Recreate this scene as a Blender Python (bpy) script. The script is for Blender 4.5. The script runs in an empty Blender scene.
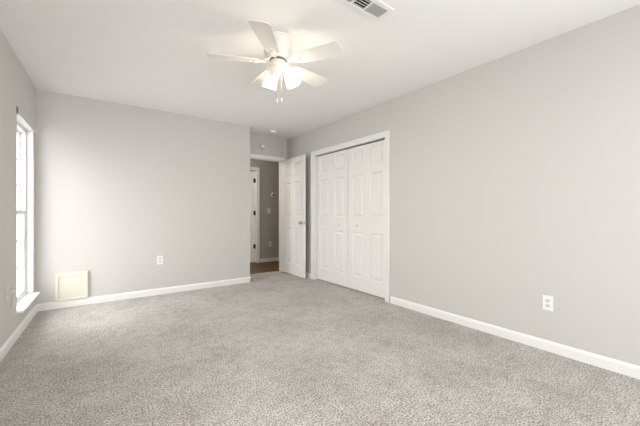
import bpy, bmesh, math
from mathutils import Vector, Matrix
PI = math.pi
S = bpy.context.scene
COL = S.collection

# ------------------------------------------------------------------ camera
F_PX, EYE, YAW = 310.0, 1.08, math.radians(35.85)
cam = bpy.data.cameras.new('camera')
cam.sensor_fit = 'HORIZONTAL'; cam.sensor_width = 36.0
cam.lens = F_PX / 640 * 36.0
cam.clip_start = 0.02
cam_o = bpy.data.objects.new('camera', cam)
cam_o.location = (0, 0, EYE)
cam_o.rotation_euler = (PI / 2, 0, -YAW)
COL.objects.link(cam_o)
S.camera = cam_o

# ------------------------------------------------------------------ world, daylight, exposure
S.view_settings.view_transform = 'Standard'
S.view_settings.look = 'None'
S.view_settings.gamma = 1.0
S.view_settings.use_curve_mapping = False
S.view_settings.exposure = 0.26
W = bpy.data.worlds.new('sky'); S.world = W
W.use_nodes = True
bg = W.node_tree.nodes['Background']
bg.inputs[0].default_value = (1.0, 1.0, 1.0, 1)
# hazy white sky: bright lobes added on the left and behind the camera, aimed to balance the room light
wn, wl = W.node_tree.nodes, W.node_tree.links
wtc = wn.new('ShaderNodeTexCoord')
SKY_MIN = 0.1
last = None
for d, peak in (((-0.80, 0.30, 0.55), 11.5), ((-0.90, 0.30, 0.0), 2.7), ((0.45, -0.80, 0.40), 4.5), ((0.45, -0.80, -0.40), 7.4)):
    dot = wn.new('ShaderNodeVectorMath'); dot.operation = 'DOT_PRODUCT'
    dot.inputs[1].default_value = Vector(d).normalized()
    wl.new(wtc.outputs['Generated'], dot.inputs[0])
    mr = wn.new('ShaderNodeMapRange'); mr.interpolation_type = 'SMOOTHSTEP'
    mr.inputs['From Min'].default_value = 0.1; mr.inputs['From Max'].default_value = 1.0
    mr.inputs['To Min'].default_value = 0.0; mr.inputs['To Max'].default_value = peak
    wl.new(dot.outputs['Value'], mr.inputs['Value'])
    add = wn.new('ShaderNodeMath'); add.operation = 'ADD'
    add.inputs[1].default_value = SKY_MIN
    wl.new(mr.outputs['Result'], add.inputs[0])
    if last: wl.new(last.outputs[0], add.inputs[1])
    last = add
wl.new(last.outputs[0], bg.inputs[1])

# room dimensions (metres); the camera stands at the origin
H = 2.44                      # ceiling height
XR = 2.87                     # right wall
YB = 4.58                     # far wall
YA = 5.016                    # back of the door alcove
XA = 1.956                    # alcove corner
YH0, YH1 = 5.136, 6.24        # hallway
YF = -1.0                     # wall behind the camera
LROT = math.radians(-1.645)   # the left wall is a touch out of square
LM = Matrix.Translation((-0.533, YB, 0)) @ Matrix.Rotation(LROT, 4, 'Z')

def daylight(name, loc, rot, sx, sy, watts, colour=(1.0, 0.985, 0.96)):
    l = bpy.data.lights.new(name, 'AREA')
    l.shape = 'RECTANGLE'; l.size = sx; l.size_y = sy
    l.energy = watts; l.color = colour
    o = bpy.data.objects.new(name, l)
    o.location = loc; o.rotation_euler = rot
    COL.objects.link(o)
    return o

# the sky reaches in through the windows: one beside the far corner, plus unseen ones added for light, one nearer the camera, two behind it
def portal(name, loc, rot, sx, sy):
    daylight(name, loc, rot, sx, sy, 1.0).data.cycles.is_portal = True
portal('sky_portal_left', LM @ Vector((-0.17, -0.50, 1.085)), (0, -PI / 2, LROT), 1.74, 0.73)
portal('sky_portal_left_near', LM @ Vector((-0.17, -3.745, 1.085)), (0, -PI / 2, LROT), 1.74, 0.73)
portal('sky_portal_rear', (0.80, YF - 0.17, 1.32), (PI / 2, 0, 0), 1.1, 1.5)
portal('sky_portal_rear_right', (2.175, YF - 0.17, 1.32), (PI / 2, 0, 0), 1.15, 1.5)
hl = bpy.data.lights.new('hall_fill_light', 'POINT'); hl.energy = 25.0; hl.shadow_soft_size = 0.1  # added fill to brighten the hallway, no fixture behind it
hl.color = (1.0, 0.93, 0.84)
hlo = bpy.data.objects.new('hall_fill_light', hl); hlo.location = (1.35, 5.7, 2.2); COL.objects.link(hlo)

# ------------------------------------------------------------------ materials
def mat(name, col, rough=0.5, metal=0.0, spec=0.5, bump=0.0, bscale=200.0, emit=None, estr=0.0):
    m = bpy.data.materials.new(name); m.use_nodes = True
    nt = m.node_tree; b = nt.nodes['Principled BSDF']
    b.inputs['Base Color'].default_value = (*col, 1)
    b.inputs['Roughness'].default_value = rough
    b.inputs['Metallic'].default_value = metal
    b.inputs['Specular IOR Level'].default_value = spec
    if emit:
        b.inputs['Emission Color'].default_value = (*emit, 1)
        b.inputs['Emission Strength'].default_value = estr
    tc = nt.nodes.new('ShaderNodeTexCoord')
    nz = nt.nodes.new('ShaderNodeTexNoise'); nz.inputs['Scale'].default_value = bscale
    nz.inputs['Detail'].default_value = 3
    nt.links.new(tc.outputs['Object'], nz.inputs['Vector'])
    if bump:
        bp = nt.nodes.new('ShaderNodeBump'); bp.inputs['Strength'].default_value = bump
        bp.inputs['Distance'].default_value = 0.002
        nt.links.new(nz.outputs['Fac'], bp.inputs['Height'])
        nt.links.new(bp.outputs['Normal'], b.inputs['Normal'])
    return m

M = {}
M['wall'] = mat('greige_wall_paint', (0.600, 0.585, 0.562), 0.75, spec=0.25, bump=0.12, bscale=180)
M['ceiling'] = mat('ceiling_paint', (0.885, 0.877, 0.862), 0.85, spec=0.15, bump=0.15, bscale=120)
M['trim'] = mat('white_trim_paint', (0.83, 0.825, 0.81), 0.38, spec=0.4, bump=0.03, bscale=60)
M['door'] = mat('white_door_paint', (0.84, 0.83, 0.81), 0.4, spec=0.4, bump=0.05, bscale=90)
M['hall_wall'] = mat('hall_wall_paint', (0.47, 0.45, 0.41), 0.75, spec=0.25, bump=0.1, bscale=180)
M['vinyl'] = mat('white_window_vinyl', (0.68, 0.685, 0.685), 0.35, spec=0.4, bump=0.02)
M['jamb'] = mat('jamb_paint', (0.66, 0.65, 0.63), 0.6, spec=0.3, bump=0.03)
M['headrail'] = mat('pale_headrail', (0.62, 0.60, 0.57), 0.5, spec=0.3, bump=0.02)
M['ivory'] = mat('ivory_plastic', (0.63, 0.615, 0.59), 0.4, bump=0.01)
M['cord'] = mat('grey_cord', (0.42, 0.41, 0.40), 0.5, bump=0.01)
M['plastic'] = mat('white_plastic', (0.86, 0.86, 0.86), 0.3, spec=0.5, bump=0.01)
M['plastic_grey'] = mat('pale_grey_plastic', (0.70, 0.70, 0.71), 0.4, bump=0.01)
M['slot'] = mat('dark_slot', (0.03, 0.03, 0.03), 0.7, bump=0.01)
M['cream'] = mat('cream_painted_panel', (0.70, 0.69, 0.60), 0.5, spec=0.3, bump=0.05, bscale=80)
M['fan'] = mat('fan_white_enamel', (0.84, 0.82, 0.77), 0.35, spec=0.5, bump=0.02)
M['blade'] = mat('fan_blade_white', (0.80, 0.78, 0.74), 0.5, spec=0.3, bump=0.04, bscale=60)
M['nickel'] = mat('satin_brass_nickel', (0.62, 0.54, 0.40), 0.28, metal=1.0, bump=0.02)
M['bronze'] = mat('dark_bronze', (0.035, 0.03, 0.026), 0.45, metal=0.6, bump=0.02)
M['bracket'] = mat('brown_metal', (0.20, 0.17, 0.14), 0.5, bump=0.02)
M['dark'] = mat('dark_duct', (0.02, 0.02, 0.02), 0.9, bump=0.01)
M['vent'] = mat('vent_enamel', (0.84, 0.83, 0.81), 0.45, bump=0.02)
M['vent_grey'] = mat('vent_grey_damper', (0.43, 0.43, 0.40), 0.6, bump=0.02)
M['bulb_lit'] = mat('lit_bulb', (0.9, 0.88, 0.84), 0.4, emit=(1.0, 0.92, 0.80), estr=430.0, bump=0.01)
M['bulb'] = mat('unlit_bulb', (0.88, 0.87, 0.84), 0.3, bump=0.01)
def frosted_mat():
    m = bpy.data.materials.new('frosted_shade_glass'); m.use_nodes = True
    nt = m.node_tree; nt.nodes.clear(); L = nt.links
    out = nt.nodes.new('ShaderNodeOutputMaterial')
    tr = nt.nodes.new('ShaderNodeBsdfTransparent'); tr.inputs[0].default_value = (1, 0.97, 0.92, 1)
    tl = nt.nodes.new('ShaderNodeBsdfTranslucent'); tl.inputs[0].default_value = (0.95, 0.92, 0.87, 1)
    df = nt.nodes.new('ShaderNodeBsdfPrincipled'); df.inputs['Base Color'].default_value = (0.9, 0.88, 0.84, 1)
    df.inputs['Roughness'].default_value = 0.3
    m1 = nt.nodes.new('ShaderNodeMixShader'); m1.inputs[0].default_value = 0.5
    L.new(df.outputs[0], m1.inputs[1]); L.new(tl.outputs[0], m1.inputs[2])
    m2 = nt.nodes.new('ShaderNodeMixShader'); m2.inputs[0].default_value = 0.30
    L.new(m1.outputs[0], m2.inputs[1]); L.new(tr.outputs[0], m2.inputs[2]); L.new(m2.outputs[0], out.inputs[0])
    return m
M['shade'] = frosted_mat()

def glass_mat():
    m = bpy.data.materials.new('window_glass'); m.use_nodes = True
    nt = m.node_tree; nt.nodes.clear()
    out = nt.nodes.new('ShaderNodeOutputMaterial')
    tr = nt.nodes.new('ShaderNodeBsdfTransparent'); gl = nt.nodes.new('ShaderNodeBsdfGlossy')
    gl.inputs['Roughness'].default_value = 0.02
    mx = nt.nodes.new('ShaderNodeMixShader'); mx.inputs[0].default_value = 0.05
    nt.links.new(tr.outputs[0], mx.inputs[1])
    nt.links.new(gl.outputs[0], mx.inputs[2]); nt.links.new(mx.outputs[0], out.inputs[0])
    return m
M['glass'] = glass_mat()

def carpet_mat():
    m = bpy.data.materials.new('beige_carpet'); m.use_nodes = True
    nt = m.node_tree; b = nt.nodes['Principled BSDF']; L = nt.links
    b.inputs['Roughness'].default_value = 1.0
    b.inputs['Specular IOR Level'].default_value = 0.05
    b.inputs['Sheen Weight'].default_value = 0.15
    tc = nt.nodes.new('ShaderNodeTexCoord')
    def noise(scale, detail, rough=0.6):
        n = nt.nodes.new('ShaderNodeTexNoise'); n.inputs['Scale'].default_value = scale
        n.inputs['Detail'].default_value = detail; n.inputs['Roughness'].default_value = rough
        L.new(tc.outputs['Object'], n.inputs['Vector']); return n
    def ramp(src, p0, c0, p1, c1):
        r = nt.nodes.new('ShaderNodeValToRGB')
        r.color_ramp.elements[0].position = p0; r.color_ramp.elements[0].color = (*c0, 1)
        r.color_ramp.elements[1].position = p1; r.color_ramp.elements[1].color = (*c1, 1)
        L.new(src, r.inputs[0]); return r
    tuft = noise(100, 4, 0.75)                     # twisted yarn tufts
    c1 = ramp(tuft.outputs['Fac'], 0.395, (0.20, 0.187, 0.172), 0.605, (0.79, 0.762, 0.728))
    wear = noise(2.1, 6, 0.65)                      # trodden and brushed patches
    c2 = ramp(wear.outputs['Fac'], 0.36, (0.82, 0.81, 0.80), 0.60, (1.0, 1.0, 1.0))
    spots = noise(13.0, 5, 0.65)
    c3 = ramp(spots.outputs['Fac'], 0.36, (0.84, 0.83, 0.815), 0.56, (1.0, 1.0, 1.0))
    def mul(a, c):
        x = nt.nodes.new('ShaderNodeMix'); x.data_type = 'RGBA'; x.blend_type = 'MULTIPLY'
        x.inputs[0].default_value = 1.0
        L.new(a, x.inputs[6]); L.new(c, x.inputs[7]); return x.outputs[2]
    L.new(mul(mul(c1.outputs[0], c2.outputs[0]), c3.outputs[0]), b.inputs['Base Color'])
    bp = nt.nodes.new('ShaderNodeBump'); bp.inputs['Strength'].default_value = 0.5
    bp.inputs['Distance'].default_value = 0.008
    L.new(tuft.outputs['Fac'], bp.inputs['Height']); L.new(bp.outputs['Normal'], b.inputs['Normal'])
    return m
M['carpet'] = carpet_mat()

def wood_mat():
    m = bpy.data.materials.new('oak_plank_floor'); m.use_nodes = True
    nt = m.node_tree; b = nt.nodes['Principled BSDF']; L = nt.links
    b.inputs['Roughness'].default_value = 0.42
    tc = nt.nodes.new('ShaderNodeTexCoord')
    br = nt.nodes.new('ShaderNodeTexBrick')
    br.inputs['Scale'].default_value = 1.0
    br.inputs['Brick Width'].default_value = 0.9; br.inputs['Row Height'].default_value = 0.083
    br.inputs['Mortar Size'].default_value = 0.003
    br.inputs['Color1'].default_value = (0.20, 0.095, 0.018, 1)
    br.inputs['Color2'].default_value = (0.085, 0.037, 0.007, 1)
    br.inputs['Mortar'].default_value = (0.03, 0.015, 0.008, 1)
    L.new(tc.outputs['Object'], br.inputs['Vector'])
    mp = nt.nodes.new('ShaderNodeMapping'); mp.inputs['Scale'].default_value = (4, 60, 1)
    L.new(tc.outputs['Object'], mp.inputs['Vector'])
    nz = nt.nodes.new('ShaderNodeTexNoise'); nz.inputs['Scale'].default_value = 1.0; nz.inputs['Detail'].default_value = 5
    L.new(mp.outputs[0], nz.inputs['Vector'])
    r = nt.nodes.new('ShaderNodeValToRGB')
    r.color_ramp.elements[0].position = 0.3; r.color_ramp.elements[0].color = (0.6, 0.55, 0.5, 1)
    r.color_ramp.elements[1].position = 0.7; r.color_ramp.elements[1].color = (1.15, 1.1, 1.05, 1)
    L.new(nz.outputs['Fac'], r.inputs[0])
    x = nt.nodes.new('ShaderNodeMix'); x.data_type = 'RGBA'; x.blend_type = 'MULTIPLY'; x.inputs[0].default_value = 1
    L.new(br.outputs['Color'], x.inputs[6]); L.new(r.outputs[0], x.inputs[7])
    L.new(x.outputs[2], b.inputs['Base Color'])
    return m
M['wood'] = wood_mat()

# ------------------------------------------------------------------ mesh helpers
class MB:
    """collects shapes, then links them as ONE mesh object"""
    def __init__(self): self.bm = bmesh.new()
    def box(self, x0, x1, y0, y1, z0, z1, bevel=0.0, mx=None):
        t = bmesh.new()
        r = bmesh.ops.create_cube(t, size=1.0)
        bmesh.ops.scale(t, vec=(x1 - x0, y1 - y0, z1 - z0), verts=t.verts)
        bmesh.ops.translate(t, vec=((x0 + x1) / 2, (y0 + y1) / 2, (z0 + z1) / 2), verts=t.verts)
        if bevel: bmesh.ops.bevel(t, geom=t.edges[:], offset=bevel, segments=2, affect='EDGES', profile=0.5)
        return self._take(t, mx)
    def _take(self, t, mx=None):
        if mx is not None: bmesh.ops.transform(t, matrix=mx, verts=t.verts)
        me = bpy.data.meshes.new('tmp'); t.to_mesh(me); t.free()
        self.bm.from_mesh(me); bpy.data.meshes.remove(me)
        return self
    def prism(self, pts, a0, a1, mx=None):
        """closed outline pts (x, y) swept from z=a0 to z=a1"""
        t = bmesh.new()
        lo = [t.verts.new((x, y, a0)) for x, y in pts]; hi = [t.verts.new((x, y, a1)) for x, y in pts]
        t.faces.new(lo[::-1]); t.faces.new(hi)
        n = len(pts)
        for i in range(n): t.faces.new((lo[i], lo[(i + 1) % n], hi[(i + 1) % n], hi[i]))
        return self._take(t, mx)
    def lathe(self, prof, mx=None, seg=40, closed=True):
        """prof: (radius, z) from one end to the other, turned about z"""
        t = bmesh.new(); rings = []
        for r, z in prof:
            if r < 1e-6: rings.append([t.verts.new((0, 0, z))])
            else: rings.append([t.verts.new((r * math.cos(2 * PI * k / seg), r * math.sin(2 * PI * k / seg), z)) for k in range(seg)])
        for a, b in zip(rings, rings[1:]):
            for k in range(seg):
                j = (k + 1) % seg
                if len(a) == 1 and len(b) == 1: continue
                if len(a) == 1: t.faces.new((a[0], b[k], b[j]))
                elif len(b) == 1: t.faces.new((a[k], b[0], a[j]))
                else: t.faces.new((a[k], b[k], b[j], a[j]))
        if closed:
            if len(rings[0]) > 1: t.faces.new(rings[0])
            if len(rings[-1]) > 1: t.faces.new(rings[-1])
        bmesh.ops.recalc_face_normals(t, faces=t.faces)
        return self._take(t, mx)
    def tube(self, pts, r, seg=8, mx=None):
        t = bmesh.new(); rings = []
        pts = [Vector(q) for q in pts]
        for i, q in enumerate(pts):
            d = (pts[min(i + 1, len(pts) - 1)] - pts[max(i - 1, 0)]).normalized()
            up = Vector((0, 0, 1)) if abs(d.z) < 0.9 else Vector((1, 0, 0))
            u = d.cross(up).normalized(); v = d.cross(u)
            rings.append([t.verts.new(q + r * (u * math.cos(2 * PI * k / seg) + v * math.sin(2 * PI * k / seg))) for k in range(seg)])
        for a, b in zip(rings, rings[1:]):
            for k in range(seg): t.faces.new((a[k], a[(k + 1) % seg], b[(k + 1) % seg], b[k]))
        t.faces.new(rings[0]); t.faces.new(rings[-1])
        bmesh.ops.recalc_face_normals(t, faces=t.faces)
        return self._take(t, mx)
    def build(self, name, m, parent=None, smooth=False, mx=None):
        me = bpy.data.meshes.new(name)
        self.bm.to_mesh(me); self.bm.free()
        me.materials.append(m)
        if smooth:
            me.polygons.foreach_set('use_smooth', [True] * len(me.polygons))
            me.set_sharp_from_angle(angle=math.radians(35))
        o = bpy.data.objects.new(name, me); COL.objects.link(o)
        if parent: o.parent = parent
        if mx is not None: o.matrix_local = mx
        return o

def struct(o): o['kind'] = 'structure'; return o
def tag(o, label, cat, group=None):
    o['label'] = label; o['category'] = cat
    if group: o['group'] = group
    return o
def empty(name, mx):
    o = bpy.data.objects.new(name, None); o.empty_display_size = 0.1
    COL.objects.link(o); o.matrix_local = mx
    return o
def T(x, y, z): return Matrix.Translation((x, y, z))
def R(deg, ax): return Matrix.Rotation(math.radians(deg), 4, ax)
# a wall-mounted thing is modelled with its back at y=0, facing -y; these turn it to each wall
def on_back(x, z, y=YB): return T(x, y, z)
def on_right(y, z): return T(XR, y, z) @ R(-90, 'Z')
def on_left(s, z): return LM @ T(0, -s, z) @ R(90, 'Z')

# ------------------------------------------------------------------ room shell
b = MB(); b.box(-0.84, 3.65, YF - 0.15, YA + 0.13, -0.1, 0)
struct(b.build('floor', M['carpet']))
b = MB(); b.box(0.2, 4.6, YA + 0.13, YH1 + 0.25, -0.1, -0.004)
struct(b.build('floor_hall', M['wood']))
b = MB(); b.box(-0.84, 4.6, YF - 0.15, YH1 + 0.25, H, H + 0.1)
struct(b.build('ceiling', M['ceiling']))

# far wall and alcove return, with the doorway wall of the alcove
b = MB()
b.box(-0.68, XA, YB, YB + 0.12, 0, H); b.box(XA - 0.12, XA, YB + 0.12, YA, 0, H)
struct(b.build('wall_back', M['wall']))
DX0, DX1, DH = 1.995, 2.765, 2.035              # doorway
b = MB()
b.box(XA - 0.12, DX0 - 0.018, YA, YH0, 0, H); b.box(DX1 + 0.018, XR, YA, YH0, 0, H)
b.box(DX0 - 0.018, DX1 + 0.018, YA, YH0, DH + 0.018, H)
struct(b.build('wall_alcove', M['wall']))

# right wall with the closet opening
CY0, CY1, CH = 2.582, 4.145, 2.03
b = MB()
b.box(XR, XR + 0.12, YF - 0.15, CY0, 0, H); b.box(XR, XR + 0.12, CY1, YH0, 0, H); b.box(XR, XR + 0.12, CY0, CY1, CH, H)
struct(b.build('wall_right', M['wall']))
b = MB()
b.box(3.55, 3.65, 2.3, 4.5, 0, H); b.box(XR + 0.12, 3.55, 2.3, 2.4, 0, H); b.box(XR + 0.12, 3.55, 4.4, 4.5, 0, H)
struct(b.build('wall_closet', M['wall']))

# left wall with its far window and an unseen one added for light, in the wall's own frame (x into the room, -y towards the camera)
WS = [(0.134, 0.865), (3.38, 4.11)]
WZ0, WZ1 = 0.215, 1.955
b = MB(); s = -0.02
for (s0, s1) in WS:
    b.box(-0.15, 0, -s0, -s, 0, H); b.box(-0.15, 0, -s1, -s0, 0, WZ0); b.box(-0.15, 0, -s1, -s0, WZ1, H); s = s1
b.box(-0.15, 0, -(YB - YF) - 0.1, -s, 0, H)
struct(b.build('wall_left', M['wall'], mx=LM))
# wall behind the camera with two assumed windows, placed for their light
RW = [(0.25, 1.35), (1.6, 2.75)]
b = MB(); x = -1.0
for (x0, x1) in RW:
    b.box(x, x0, YF - 0.15, YF, 0, H); b.box(x0, x1, YF - 0.15, YF, 0, 0.6); b.box(x0, x1, YF - 0.15, YF, 2.05, H); x = x1
b.box(x, XR, YF - 0.15, YF, 0, H)
struct(b.build('wall_front', M['wall']))

# hallway shell
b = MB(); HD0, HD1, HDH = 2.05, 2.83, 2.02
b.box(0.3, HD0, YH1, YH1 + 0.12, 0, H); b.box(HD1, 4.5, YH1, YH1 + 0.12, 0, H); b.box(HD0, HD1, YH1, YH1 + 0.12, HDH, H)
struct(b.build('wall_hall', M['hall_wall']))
b = MB(); b.box(HD0 - 0.1, HD1 + 0.1, YH1 + 0.2, YH1 + 0.25, 0, H); b.box(HD0 - 0.1, HD0, YH1 + 0.12, YH1 + 0.2, 0, H); b.box(HD1, HD1 + 0.1, YH1 + 0.12, YH1 + 0.2, 0, H)  # unseen backing added to stop sky light leaking under the hall door
struct(b.build('wall_hall_light_block', M['hall_wall']))
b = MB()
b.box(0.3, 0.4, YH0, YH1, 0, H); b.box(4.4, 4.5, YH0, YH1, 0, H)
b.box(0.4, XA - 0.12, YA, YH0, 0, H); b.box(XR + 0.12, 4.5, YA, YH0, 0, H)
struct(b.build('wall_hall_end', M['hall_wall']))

# ------------------------------------------------------------------ baseboards
BASE = [(0, 0), (0.014, 0), (0.014, 0.062), (0.011, 0.072), (0.006, 0.078), (0.005, 0.082), (0, 0.082)]
def baseboard(name, p0, p1, n):
    """profile swept from p0 to p1, standing out along n"""
    p0 = Vector((*p0, 0)); p1 = Vector((*p1, 0)); d = p1 - p0
    mx = Matrix.Identity(4)
    mx.col[0] = (n[0], n[1], 0, 0); mx.col[1] = (0, 0, 1, 0)
    dn = d.normalized(); mx.col[2] = (dn.x, dn.y, 0, 0); mx.col[3] = (p0.x, p0.y, 0, 1)
    b = MB(); b.prism(BASE, 0, d.length, mx)
    bmesh.ops.recalc_face_normals(b.bm, faces=b.bm.faces)
    return struct(b.build(name, M['trim']))
baseboard('baseboard_back', (-0.53, YB), (XA + 0.014, YB), (0, -1))
baseboard('baseboard_alcove', (XA, YA), (XA, YB - 0.014), (1, 0))
baseboard('baseboard_right', (XR, CY0 - 0.066), (XR, YF), (-1, 0))
baseboard('baseboard_right_far', (XR, YA), (XR, CY1 + 0.066), (-1, 0))
lp0 = LM @ Vector((0, -0.0, 0)); lp1 = LM @ Vector((0, -5.6, 0)); ln = (LM.to_3x3() @ Vector((1, 0, 0)))
baseboard('baseboard_left', lp0.xy, lp1.xy, (ln.x, ln.y))
baseboard('baseboard_hall', (HD1 + 0.064, YH1), (4.4, YH1), (0, -1))

# ------------------------------------------------------------------ casings (door trim)
def casing(name, w, h, cw=0.064, th=0.017, jamb=0.12, stop=None, mx=None, sides=(1, 1), m=None):
    """frame round an opening 0..w by 0..h in the x-z plane, room side towards -y, lined jamb to +y"""
    b = MB()
    def strip(x0, x1, z0, z1):
        b.box(x0, x1, -th, 0, z0, z1, bevel=0.004)
    if sides[0]: strip(-cw, 0.004, 0, h - 0.004)
    if sides[1]: strip(w - 0.004, w + cw, 0, h - 0.004)
    strip(-cw if sides[0] else 0, w + cw if sides[1] else w, h - 0.004, h + cw)
    # raised outer bead
    if sides[0]: b.box(-cw, -cw + 0.014, -th - 0.005, -th + 0.002, 0, h + cw - 0.014, bevel=0.002)
    if sides[1]: b.box(w + cw - 0.014, w + cw, -th - 0.005, -th + 0.002, 0, h + cw - 0.014, bevel=0.002)
    b.box(-cw if sides[0] else 0, w + cw if sides[1] else w, -th - 0.005, -th + 0.002, h + cw - 0.014, h + cw, bevel=0.002)
    b.box(-0.018, 0, 0, jamb, 0, h); b.box(w, w + 0.018, 0, jamb, 0, h); b.box(-0.018, w + 0.018, 0.0005, jamb, h, h + 0.018)
    if stop:
        b.box(0, 0.011, stop, stop + 0.034, 0, h); b.box(w - 0.011, w, stop, stop + 0.034, 0, h)
        b.box(0, w, stop, stop + 0.034, h - 0.011, h)
    return struct(b.build(name, m or M['trim'], mx=mx))
casing('trim_doorway', DX1 - DX0, DH, cw=0.058, stop=0.045, mx=T(DX0, YA, 0), sides=(0, 1))
casing('trim_closet', CY1 - CY0 - 0.036, CH - 0.018, mx=T(XR, CY1 - 0.018, 0) @ R(-90, 'Z'), cw=0.066)
casing('trim_hall', HD1 - HD0 - 0.036, HDH - 0.018, mx=T(HD0 + 0.018, YH1, 0))

# ------------------------------------------------------------------ panelled doors
ROWS = [(0.185, 0.80), (1.01, 1.60), (1.70, 1.935)]
def leaf_mesh(w, h, th, cols, rows=ROWS):
    """slab 0..w by 0..h, faces at y=0 and y=th, raised panels on both faces"""
    b = MB(); t = bmesh.new()
    xs = sorted({0.0, w} | {v for c in cols for v in c}); zs = sorted({0.0, h} | {v for r in rows for v in r})
    def q(*p):
        t.faces.new([t.verts.new(v) for v in p])
    for face in (0, 1):
        def P(x, z, d): return (x, d if face == 0 else th - d, z)
        for x0, x1 in zip(xs, xs[1:]):
            for z0, z1 in zip(zs, zs[1:]):
                pan = any(abs(c[0] - x0) < 1e-6 for c in cols) and any(abs(r[0] - z0) < 1e-6 for r in rows)
                if not pan:
                    q(P(x0, z0, 0), P(x1, z0, 0), P(x1, z1, 0), P(x0, z1, 0)); continue
                rings = [(0, 0), (0.003, 0.008), (0.011, 0.014), (0.018, 0.014), (0.044, 0.003)]
                for (i0, d0), (i1, d1) in zip(rings, rings[1:]):
                    A = [(x0 + i0, z0 + i0), (x1 - i0, z0 + i0), (x1 - i0, z1 - i0), (x0 + i0, z1 - i0)]
                    B = [(x0 + i1, z0 + i1), (x1 - i1, z0 + i1), (x1 - i1, z1 - i1), (x0 + i1, z1 - i1)]
                    for k in range(4):
                        j = (k + 1) % 4
                        q(P(*A[k], d0), P(*A[j], d0), P(*B[j], d1), P(*B[k], d1))
                i, d = rings[-1]
                q(P(x0 + i, z0 + i, d), P(x1 - i, z0 + i, d), P(x1 - i, z1 - i, d), P(x0 + i, z1 - i, d))
    q((0, 0, 0), (0, th, 0), (0, th, h), (0, 0, h)); q((w, 0, 0), (w, th, 0), (w, th, h), (w, 0, h))
    q((0, 0, 0), (w, 0, 0), (w, th, 0), (0, th, 0)); q((0, 0, h), (w, 0, h), (w, th, h), (0, th, h))
    bmesh.ops.remove_doubles(t, verts=t.verts, dist=1e-5)
    bmesh.ops.recalc_face_normals(t, faces=t.faces)
    return b._take(t)
def knob_bm(mx, r=0.026):
    b = MB()
    b.lathe([(0, 0), (0.031, 0), (0.031, 0.005), (0.026, 0.010), (0.013, 0.013), (0.011, 0.026), (0.018, 0.031),
             (r, 0.038), (r * 1.02, 0.045), (r * 0.85, 0.053), (r * 0.45, 0.056), (0, 0.057)], mx, seg=32)
    return b

# the open entry door, hinged on the right jamb and swung back towards the closet
LW = 0.748
dmx = T(2.762, 4.998, 0.014) @ R(-90 - 1.2, 'Z')       # local x runs from hinge to latch edge; local -y faces the wall side
two_cols = lambda w: [(0.105, (w - 0.11) / 2), ((w + 0.11) / 2, w - 0.105)]
door = leaf_mesh(LW, 2.018, 0.035, two_cols(LW)).build('door_entry', M['door'], mx=dmx @ T(0, -0.0, 0))
struct(door)
tag(door, 'open white six-panel room door standing against the right wall beside the closet', 'door')
# this leaf's left face (seen here) is at local y=0 or th depending on turn; knobs go on both faces
kx, kz = LW - 0.066, 0.905
knob_bm(T(kx, 0, kz) @ R(90, 'X')).build('knob', M['nickel'], door, True)
knob_bm(T(kx, 0.035, kz) @ R(-90, 'X')).build('knob', M['nickel'], door, True)
b = MB(); b.box(LW - 0.0005, LW + 0.002, 0.006, 0.029, kz - 0.028, kz + 0.028); b.box(LW + 0.0015, LW + 0.010, 0.011, 0.024, kz - 0.008, kz + 0.008, bevel=0.003)
b.build('latch', M['nickel'], door)
def hinge_bm(mx):
    b = MB()
    b.lathe([(0, -0.05), (0.004, -0.05), (0.0065, -0.045), (0.0065, 0.045), (0.004, 0.05), (0, 0.05)], mx, 12)
    b.box(-0.001, 0.030, -0.001, 0.001, -0.045, 0.045, mx=mx)
    return b
for z in (0.25, 1.0, 1.78):
    hinge_bm(T(-0.006, 0.036, z)).build('hinge', M['nickel'], door)

# folding closet doors: two pairs, each pair two narrow leaves
def closet_door(y_seam, sgn, label):
    """local x runs from the meeting seam outwards"""
    if sgn < 0: mx = T(XR + 0.055, y_seam, 0.012) @ R(-90, 'Z')      # towards -Y
    else:       mx = T(XR + 0.055, y_seam, 0.012) @ R(-90, 'Z')
    root = empty('closet_door', mx); tag(root, label, 'closet door', 'folding closet doors')
    w = 0.374
    for k in range(2):
        x0 = 0.0045 + k * (w + 0.001)
        cols = [(0.085, 0.304)] if k == 0 else [(0.070, 0.289)]
        if sgn > 0:
            cols = [(w - c1, w - c0) for c0, c1 in cols]; xo = -x0 - w
        else: xo = x0
        leaf_mesh(w, 1.985, 0.030, cols).build('leaf', M['door'], root, mx=T(xo, 0, 0))
    kb = MB()
    kb.lathe([(0, 0), (0.010, 0), (0.009, 0.010), (0.016, 0.016), (0.019, 0.022), (0.016, 0.028), (0.008, 0.031), (0, 0.0315)],
             T(-sgn * 0.186, 0, 0.898) @ R(90, 'X'), 24)
    kb.build('knob', M['door'], root, True)
    for z in (0.25, 1.0, 1.75):
        hb = MB(); hb.lathe([(0, -0.03), (0.004, -0.03), (0.004, 0.03), (0, 0.03)], T(-sgn * (w + 0.003), 0.033, z), 10)
        hb.build('hinge', M['nickel'], root)
    return root
# local +x of R(-90) runs to -Y
ys = (CY0 + CY1) / 2
closet_door(ys, -1, 'right-hand white folding closet door, nearer the plain right wall')
closet_door(ys, 1, 'left-hand white folding closet door, nearer the open room door')
b = MB(); b.box(XR + 0.058, XR + 0.086, CY0 + 0.02, CY1 - 0.02, CH - 0.032, CH - 0.019)  # door track, coloured black for the shadow in the gap over the leaves
struct(b.build('trim_closet_shadow_track', M['slot']))

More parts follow.
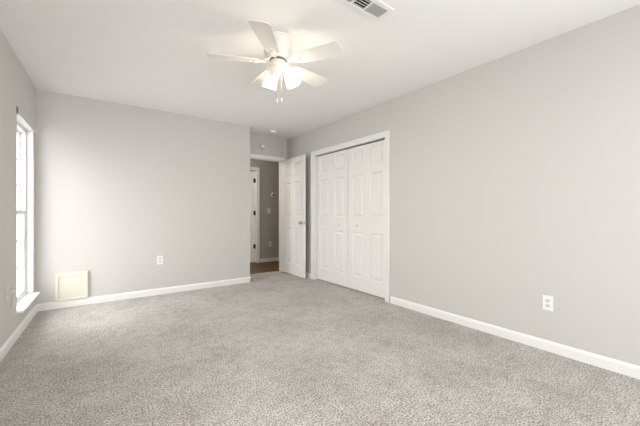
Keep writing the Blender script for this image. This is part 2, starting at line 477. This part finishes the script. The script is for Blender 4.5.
# door across the hall, shut, with dark hinges
hw = HD1 - HD0 - 0.036 - 0.006
hd = leaf_mesh(hw, 1.985, 0.035, two_cols(hw)).build('door_hall', M['door'], mx=T(HD0 + 0.021, YH1 + 0.062, 0.010))
struct(hd); tag(hd, 'white panelled door with dark hinges across the hallway, seen through the doorway', 'door')
for z in (0.345, 1.07, 1.775):
    b = MB()
    b.lathe([(0, -0.05), (0.006, -0.05), (0.011, -0.044), (0.011, 0.044), (0.006, 0.05), (0, 0.05)], T(hw - 0.004, -0.010, z), 14)
    b.box(hw - 0.040, hw - 0.004, -0.002, 0.001, z - 0.045, z + 0.045)
    b.build('hinge', M['bronze'], hd)

# ------------------------------------------------------------------ windows
def window(name, w, z0, z1, mx, stool=True, cols=2):
    """opening 0..w, room face at y=0 facing -y, depth to +y"""
    h = z1 - z0
    b = MB(); j = MB()                                         # the vinyl frame; the painted jamb lining
    for (x0, x1, a0, a1) in ((0, 0.012, z0, z1), (w - 0.012, w, z0, z1), (0.012, w - 0.012, z1 - 0.012, z1), (0.012, w - 0.012, z0, z0 + 0.012)):
        j.box(x0, x1, 0.001, 0.15, a0, a1)
    fw = 0.03
    for (x0, x1, a0, a1) in ((0.012, 0.012 + fw, z0, z1), (w - 0.012 - fw, w - 0.012, z0, z1), (0.012, w - 0.012, z1 - 0.012 - fw, z1 - 0.012), (0.012, w - 0.012, z0 + 0.012, z0 + 0.012 + fw)):
        b.box(x0, x1, 0.055, 0.14, a0, a1, bevel=0.002)
    root = struct(b.build(name, M['vinyl'], mx=mx))
    j.build('jamb', M['jamb'], root)
    xa, xb = 0.012 + fw * 0.6, w - 0.012 - fw * 0.6
    za, zb = z0 + 0.012 + fw * 0.6, z1 - 0.012 - fw * 0.6
    zm = (za + zb) / 2
    for nm, y0, c0, c1 in (('lower_sash', 0.062, za, zm + 0.02), ('upper_sash', 0.098, zm - 0.02, zb)):
        b = MB(); sw = 0.036
        b.box(xa, xa + sw, y0, y0 + 0.03, c0, c1, bevel=0.003); b.box(xb - sw, xb, y0, y0 + 0.03, c0, c1, bevel=0.003)
        b.box(xa, xb, y0, y0 + 0.03, c0, c0 + sw, bevel=0.003); b.box(xa, xb, y0, y0 + 0.03, c1 - sw, c1, bevel=0.003)
        for k in range(1, 3):
            z = c0 + sw + (c1 - c0 - 2 * sw) * k / 3
            b.box(xa, xb, y0 + 0.010, y0 + 0.020, z - 0.008, z + 0.008)
        for k in range(1, cols):
            x = xa + (xb - xa) * k / cols
            b.box(x - 0.008, x + 0.008, y0 + 0.010, y0 + 0.020, c0, c1)
        sash = b.build(nm, M['vinyl'], root)
        b = MB(); b.box(xa + 0.01, xb - 0.01, y0 + 0.013, y0 + 0.017, c0 + 0.01, c1 - 0.01)
        b.build('glass', M['glass'], sash)
    b = MB()
    b.box((xa + xb) / 2 - 0.03, (xa + xb) / 2 + 0.03, 0.045, 0.064, zm + 0.012, zm + 0.024, bevel=0.004)
    b.build('latch', M['vinyl'], root)
    if stool:
        b = MB(); b.box(-0.02, w + 0.02, -0.048, 0.0, z0 - 0.004, z0 + 0.018, bevel=0.004)
        b.box(0.0125, w - 0.0125, 0.0, 0.056, z0 + 0.0125, z0 + 0.018)
        b.build('sill', M['trim'], root)
    return root
for i, (s0, s1) in enumerate(WS):
    w_ = window('window_%d' % (i + 1), s1 - s0, WZ0, WZ1, LM @ T(0, -s1, 0) @ R(90, 'Z'))
for i, (x0, x1) in enumerate(RW):
    window('window_%d' % (i + 3), x1 - x0, 0.6, 2.05, T(x1, YF, 0) @ R(180, 'Z'))

# headrail over the far window
hm = on_left(WS[0][1], 0) 
hr = empty('blind_headrail', hm @ T(0, 0, 1.935))
tag(hr, 'pale headrail across the top of the tall window on the left wall', 'headrail')
ww = WS[0][1] - WS[0][0]
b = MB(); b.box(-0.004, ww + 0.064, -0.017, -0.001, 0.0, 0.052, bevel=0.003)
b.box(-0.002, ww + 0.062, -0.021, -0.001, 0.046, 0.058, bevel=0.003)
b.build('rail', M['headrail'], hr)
b = MB(); b.box(-0.009, -0.003, -0.013, 0.0, 0.010, 0.060, bevel=0.002); b.box(-0.009, 0.004, -0.003, 0.0, 0.05, 0.072)
b.build('bracket', M['bracket'], hr)
b = MB(); b.box(ww + 0.063, ww + 0.072, -0.020, 0.0, 0.002, 0.056, bevel=0.003)
b.build('end_cap', M['plastic_grey'], hr)

# ------------------------------------------------------------------ outlets, switch, wall fittings
def outlet(mx, label, m=None):
    m = m or M['plastic']
    b = MB(); b.box(-0.035, 0.035, -0.006, 0, -0.0575, 0.0575, bevel=0.0025)
    root = b.build('wall_outlet', m, mx=mx)
    tag(root, label, 'outlet')
    for z in (-0.0195, 0.0195):
        b = MB()
        pts = [(0.017 * math.cos(a), max(-0.0135, min(0.0135, 0.017 * math.sin(a)))) for a in [2 * PI * k / 28 for k in range(28)]]
        b.prism(pts, 0, 0.0022, T(0, -0.0058, z) @ R(90, 'X'))
        bmesh.ops.recalc_face_normals(b.bm, faces=b.bm.faces)
        rc = b.build('receptacle', M['plastic_grey'], root)
        b = MB(); b.box(-0.0075, -0.0052, -0.0086, -0.0075, z - 0.001, z + 0.007); b.box(0.0052, 0.0075, -0.0086, -0.0075, z, z + 0.006)
        b.lathe([(0, 0), (0.0028, 0), (0.0028, 0.0011), (0, 0.0011)], T(0, -0.0075, z - 0.007) @ R(90, 'X'), 12)
        b.build('slot', M['slot'], rc)
    b = MB(); b.lathe([(0, 0), (0.0035, 0), (0.003, 0.0012), (0, 0.0014)], T(0, -0.0058, 0) @ R(90, 'X'), 14)
    b.build('screw', M['plastic'], root)
    return root
outlet(on_back(0.689, 0.456), 'white wall outlet on the far wall, between the cream panel and the doorway')
outlet(on_right(0.922, 0.375), 'white wall outlet low on the long right wall, above its baseboard')
outlet(T(3.14, YH1, 0.39), 'pale wall outlet on the hallway wall, below the light switch', M['plastic'])
o = outlet(on_left(1.165, 0.445), 'white wall outlet with a plug and cord, low on the left wall beside the window', M['ivory'])
b = MB(); b.box(-0.018, 0.018, -0.046, -0.0088, 0.002, 0.034, bevel=0.006)
tp = tag(b.build('plug_adapter', M['ivory'], mx=on_left(1.165, 0.445)), 'white plug adapter in the outlet on the left wall beside the window', 'plug')
b = MB()
b.tube([(0.0, -0.032, -0.002), (0.0, -0.032, -0.02), (0.001, -0.030, -0.05), (0.004, -0.024, -0.08), (0.003, -0.02, -0.115)], 0.0035, 8)
b.build('cord', M['cord'], tp, True)

b = MB(); b.box(-0.037, 0.037, -0.006, 0, -0.06, 0.06, bevel=0.0025)
sw = tag(b.build('light_switch', M['plastic'], mx=T(3.11, YH1, 1.13)), 'pale light switch plate on the hallway wall, seen through the doorway', 'switch')
b = MB(); b.box(-0.005, 0.005, -0.016, -0.005, -0.004, 0.014, bevel=0.002); b.build('toggle', M['plastic'], sw)
for z in (-0.03, 0.03):
    b = MB(); b.lathe([(0, 0), (0.0035, 0), (0.003, 0.0012), (0, 0.0014)], T(0, -0.0058, z) @ R(90, 'X'), 12); b.build('screw', M['plastic_grey'], sw)

b = MB(); b.lathe([(0, 0), (0.060, 0), (0.060, 0.006), (0.054, 0.010), (0, 0.010)], R(90, 'X'), 36)
th = tag(b.build('thermostat', M['plastic_grey'], None, True, mx=T(3.215, YH1, 1.485)), 'round thermostat on the hallway wall above the light switch', 'thermostat')
b = MB(); b.lathe([(0.030, 0.009), (0.047, 0.009), (0.046, 0.022), (0.036, 0.028), (0.030, 0.024)], R(90, 'X'), 36, closed=False); b.build('dial_ring', M['plastic'], th, True)
b = MB(); b.lathe([(0, 0.009), (0.031, 0.009), (0.030, 0.026), (0.02, 0.030), (0, 0.031)], R(90, 'X'), 36); b.build('dial_face', M['bracket'], th, True)

b = MB(); b.lathe([(0, 0), (0.050, 0), (0.050, 0.007), (0.046, 0.012), (0, 0.012)], R(90, 'X'), 36)
al = tag(b.build('wall_sensor', M['cord'], None, True, mx=T(2.376, YA, 2.25)), 'small round white sensor on the wall above the open doorway', 'sensor')
b = MB(); b.lathe([(0, 0.012), (0.038, 0.012), (0.035, 0.024), (0.016, 0.030), (0, 0.031)], R(90, 'X'), 32); b.build('cover', M['plastic'], al, True)

b = MB(); b.lathe([(0, 0), (0.066, 0), (0.066, 0.008), (0.062, 0.010), (0.060, 0.026), (0.050, 0.034), (0.022, 0.037), (0, 0.0375)], R(180, 'X'), 40)
sd = tag(b.build('smoke_detector', M['plastic'], None, True, mx=T(2.385, 4.63, H)), 'round white smoke detector on the ceiling before the doorway alcove', 'smoke detector')
b = MB(); b.lathe([(0, 0.036), (0.012, 0.036), (0.011, 0.040), (0, 0.041)], T(0.02, 0, 0) @ R(180, 'X'), 20); b.build('test_button', M['plastic_grey'], sd, True)

# cream access panel on the far wall, just above the baseboard
ap = empty('access_panel', T(-0.225, YB, 0.083))
tag(ap, 'small square cream access panel on the far wall, resting on the baseboard near the window', 'access panel')
b = MB(); w2, hh = 0.148, 0.317
b.box(-w2, -w2 + 0.03, -0.024, 0, 0, hh, bevel=0.003); b.box(w2 - 0.024, w2, -0.024, 0, 0, hh, bevel=0.003)
b.box(-w2 + 0.026, w2 - 0.022, -0.024, 0, hh - 0.04, hh, bevel=0.003); b.box(-w2 + 0.026, w2 - 0.022, -0.024, 0, 0, 0.022, bevel=0.003)
b.build('frame', M['cream'], ap)
b = MB(); b.box(-w2 + 0.028, w2 - 0.022, -0.013, 0, 0.018, hh - 0.036); b.build('cover', M['cream'], ap)

# ------------------------------------------------------------------ ceiling vent
vx0, vx1, vy0, vy1 = 1.165, 1.615, 1.385, 1.538
vt = empty('ceiling_vent', T((vx0 + vx1) / 2, (vy0 + vy1) / 2, H))
tag(vt, 'white ceiling air vent with dark louvres and a grey end section', 'vent')
lx, ly = (vx1 - vx0) / 2, (vy1 - vy0) / 2
b = MB(); fr = 0.033; zt = 0.007
b.box(-lx, lx, -ly, -ly + fr, -zt, 0, bevel=0.003); b.box(-lx, lx, ly - fr, ly, -zt, 0, bevel=0.003)
b.box(-lx, -lx + fr, -ly + fr, ly - fr, -zt, 0, bevel=0.003); b.box(lx - fr, lx, -ly + fr, ly - fr, -zt, 0, bevel=0.003)
ix = lx - fr; iy = ly - fr; e = 0.137
for x in (ix - e, -ix + e): b.box(x - 0.006, x + 0.006, -iy, iy, -zt, 0, bevel=0.002)
b.build('frame', M['vent'], vt)
b = MB(); b.box(-ix, ix, -iy, iy, -0.001, -0.0002); b.build('duct', M['dark'], vt)
n = 4
for k in range(n):
    y = -iy + 2 * iy * (k + 0.5) / n
    b = MB(); b.box(-ix + e + 0.006, ix - e - 0.006, -0.0045, 0.0045, -0.0006, 0.0006, mx=T(0, y, -0.005) @ R(25, 'X'))
    b.build('slat', M['vent'], vt)
for sx in (-1, 1):
    for k in range(9):
        x = sx * (ix - e + 0.006 + (e - 0.006) * (k + 0.5) / 9)
        b = MB(); b.box(-0.0085, 0.0085, -iy, iy, -0.0006, 0.0006, mx=T(x, 0, -0.0045) @ R(sx * 16, 'Y'))
        b.build('slat', M['vent_grey'], vt)

# ------------------------------------------------------------------ ceiling fan
FX, FY = 1.1605, 2.1687
fan = empty('ceiling_fan', T(FX, FY, H))
tag(fan, 'white five-blade ceiling fan with a light kit and pull chains', 'ceiling fan')
b = MB()
b.lathe([(0, 0), (0.121, 0), (0.122, -0.012), (0.114, -0.018), (0.110, -0.024), (0.110, -0.110), (0.104, -0.135), (0.088, -0.152), (0.080, -0.158), (0, -0.158)], seg=56)
b.build('motor_housing', M['fan'], fan, True)
b = MB(); b.lathe([(0, -0.157), (0.062, -0.157), (0.066, -0.163), (0.066, -0.168), (0.062, -0.172), (0, -0.172)], seg=48); b.build('flywheel', M['bracket'], fan, True)
b = MB(); b.lathe([(0, -0.172), (0.058, -0.172), (0.062, -0.178), (0.062, -0.215), (0.056, -0.228), (0.040, -0.236), (0.030, -0.250), (0.012, -0.256), (0, -0.256)], seg=48)
b.build('switch_housing', M['fan'], fan, True)
BZ = -0.178
def blade_outline():
    r0, r1, w0, w1 = 0.150, 0.527, 0.052, 0.075
    pts = [(r0, -w0 * 0.55), (r0 + 0.012, -w0 * 0.9), (r0 + 0.04, -w0)]
    pts += [(r0 + (r1 - 0.03 - r0) * k / 6, -(w0 + (w1 - w0) * k / 6)) for k in range(1, 7)]
    pts += [(r1 - 0.03 + 0.03 * math.sin(a), -(w1 - 0.016) - 0.016 * math.cos(a)) for a in [PI / 2 * k / 5 for k in range(1, 5)]]
    pts += [(r1 + 0.004, -0.02)]
    return pts + [(x, -y) for x, y in pts[::-1]]
for k in range(5):
    mxb = R(156.5 + 72 * k, 'Z')
    tilt = T(0, 0, BZ) @ R(-12, 'X')
    b = MB(); b.prism(blade_outline(), -0.003, 0.003)
    bmesh.ops.recalc_face_normals(b.bm, faces=b.bm.faces)
    bl = b.build('blade', M['blade'], fan, mx=mxb @ tilt)
    b = MB()                                                    # blade iron with its round medallion under the blade
    b.tube([(0.055, 0, 0.024), (0.085, 0, 0.020), (0.110, 0, 0.004), (0.150, 0, -0.005)], 0.008, 10)
    b.prism([(0.095, -0.010), (0.150, -0.026), (0.210, -0.022), (0.228, 0), (0.210, 0.022), (0.150, 0.026), (0.095, 0.010)], -0.007, -0.003)
    bmesh.ops.recalc_face_normals(b.bm, faces=b.bm.faces)
    ir = b.build('blade_iron', M['fan'], bl, True)
    b = MB(); b.lathe([(0, -0.017), (0.010, -0.0165), (0.020, -0.013), (0.026, -0.007), (0.0, -0.007)], T(0.178, 0, 0), 28)
    b.build('medallion', M['fan'], ir, True)
# light kit: two lamps burning, the third unlit
def shade_profile():
    outer = [(0.018, 0), (0.028, -0.006), (0.036, -0.020), (0.042, -0.045), (0.049, -0.075), (0.056, -0.115)]
    inner = [(r - 0.003, z) for r, z in outer[::-1]]
    return outer + inner
for ang, lit in ((-19, True), (97, True), (219, False)):
    mxl = R(ang, 'Z')
    b = MB(); b.tube([(0.030, 0, -0.215), (0.055, 0, -0.212), (0.064, 0, -0.216), (0.070, 0, -0.230)], 0.009, 10)
    arm = b.build('lamp_arm', M['fan'], fan, True, mx=mxl)
    sm = T(0.066, 0, -0.222) @ R(-27, 'Y')
    b = MB(); b.lathe([(0, 0.004), (0.020, 0.004), (0.024, -0.004), (0.024, -0.022), (0, -0.022)], sm, 28); b.build('socket', M['fan'], arm, True)
    b = MB(); b.lathe(shade_profile(), sm @ T(0, 0, -0.018), 36, closed=False)
    sh = b.build('lamp_shade', M['shade'], arm, True)
    b = MB(); b.lathe([(0, -0.02), (0.013, -0.022), (0.014, -0.045), (0.026, -0.075), (0.026, -0.09), (0.015, -0.108), (0, -0.112)], sm @ T(0, 0, -0.004), 24)
    b.build('bulb', M['bulb_lit'] if lit else M['bulb'], arm, True)
for (x, y, L) in ((-0.012, -0.004, 0.215), (0.020, -0.018, 0.205)):
    b = MB(); b.tube([(x, y, -0.240), (x, y, -0.25 - L)], 0.0010, 6)
    ch = b.build('pull_chain', M['nickel'], fan)
    b = MB(); b.lathe([(0, 0), (0.003, 0), (0.006, -0.012), (0.0075, -0.022), (0.005, -0.030), (0, -0.032)], T(x, y, -0.25 - L), 16)
    b.build('pendant', M['plastic'], ch, True)
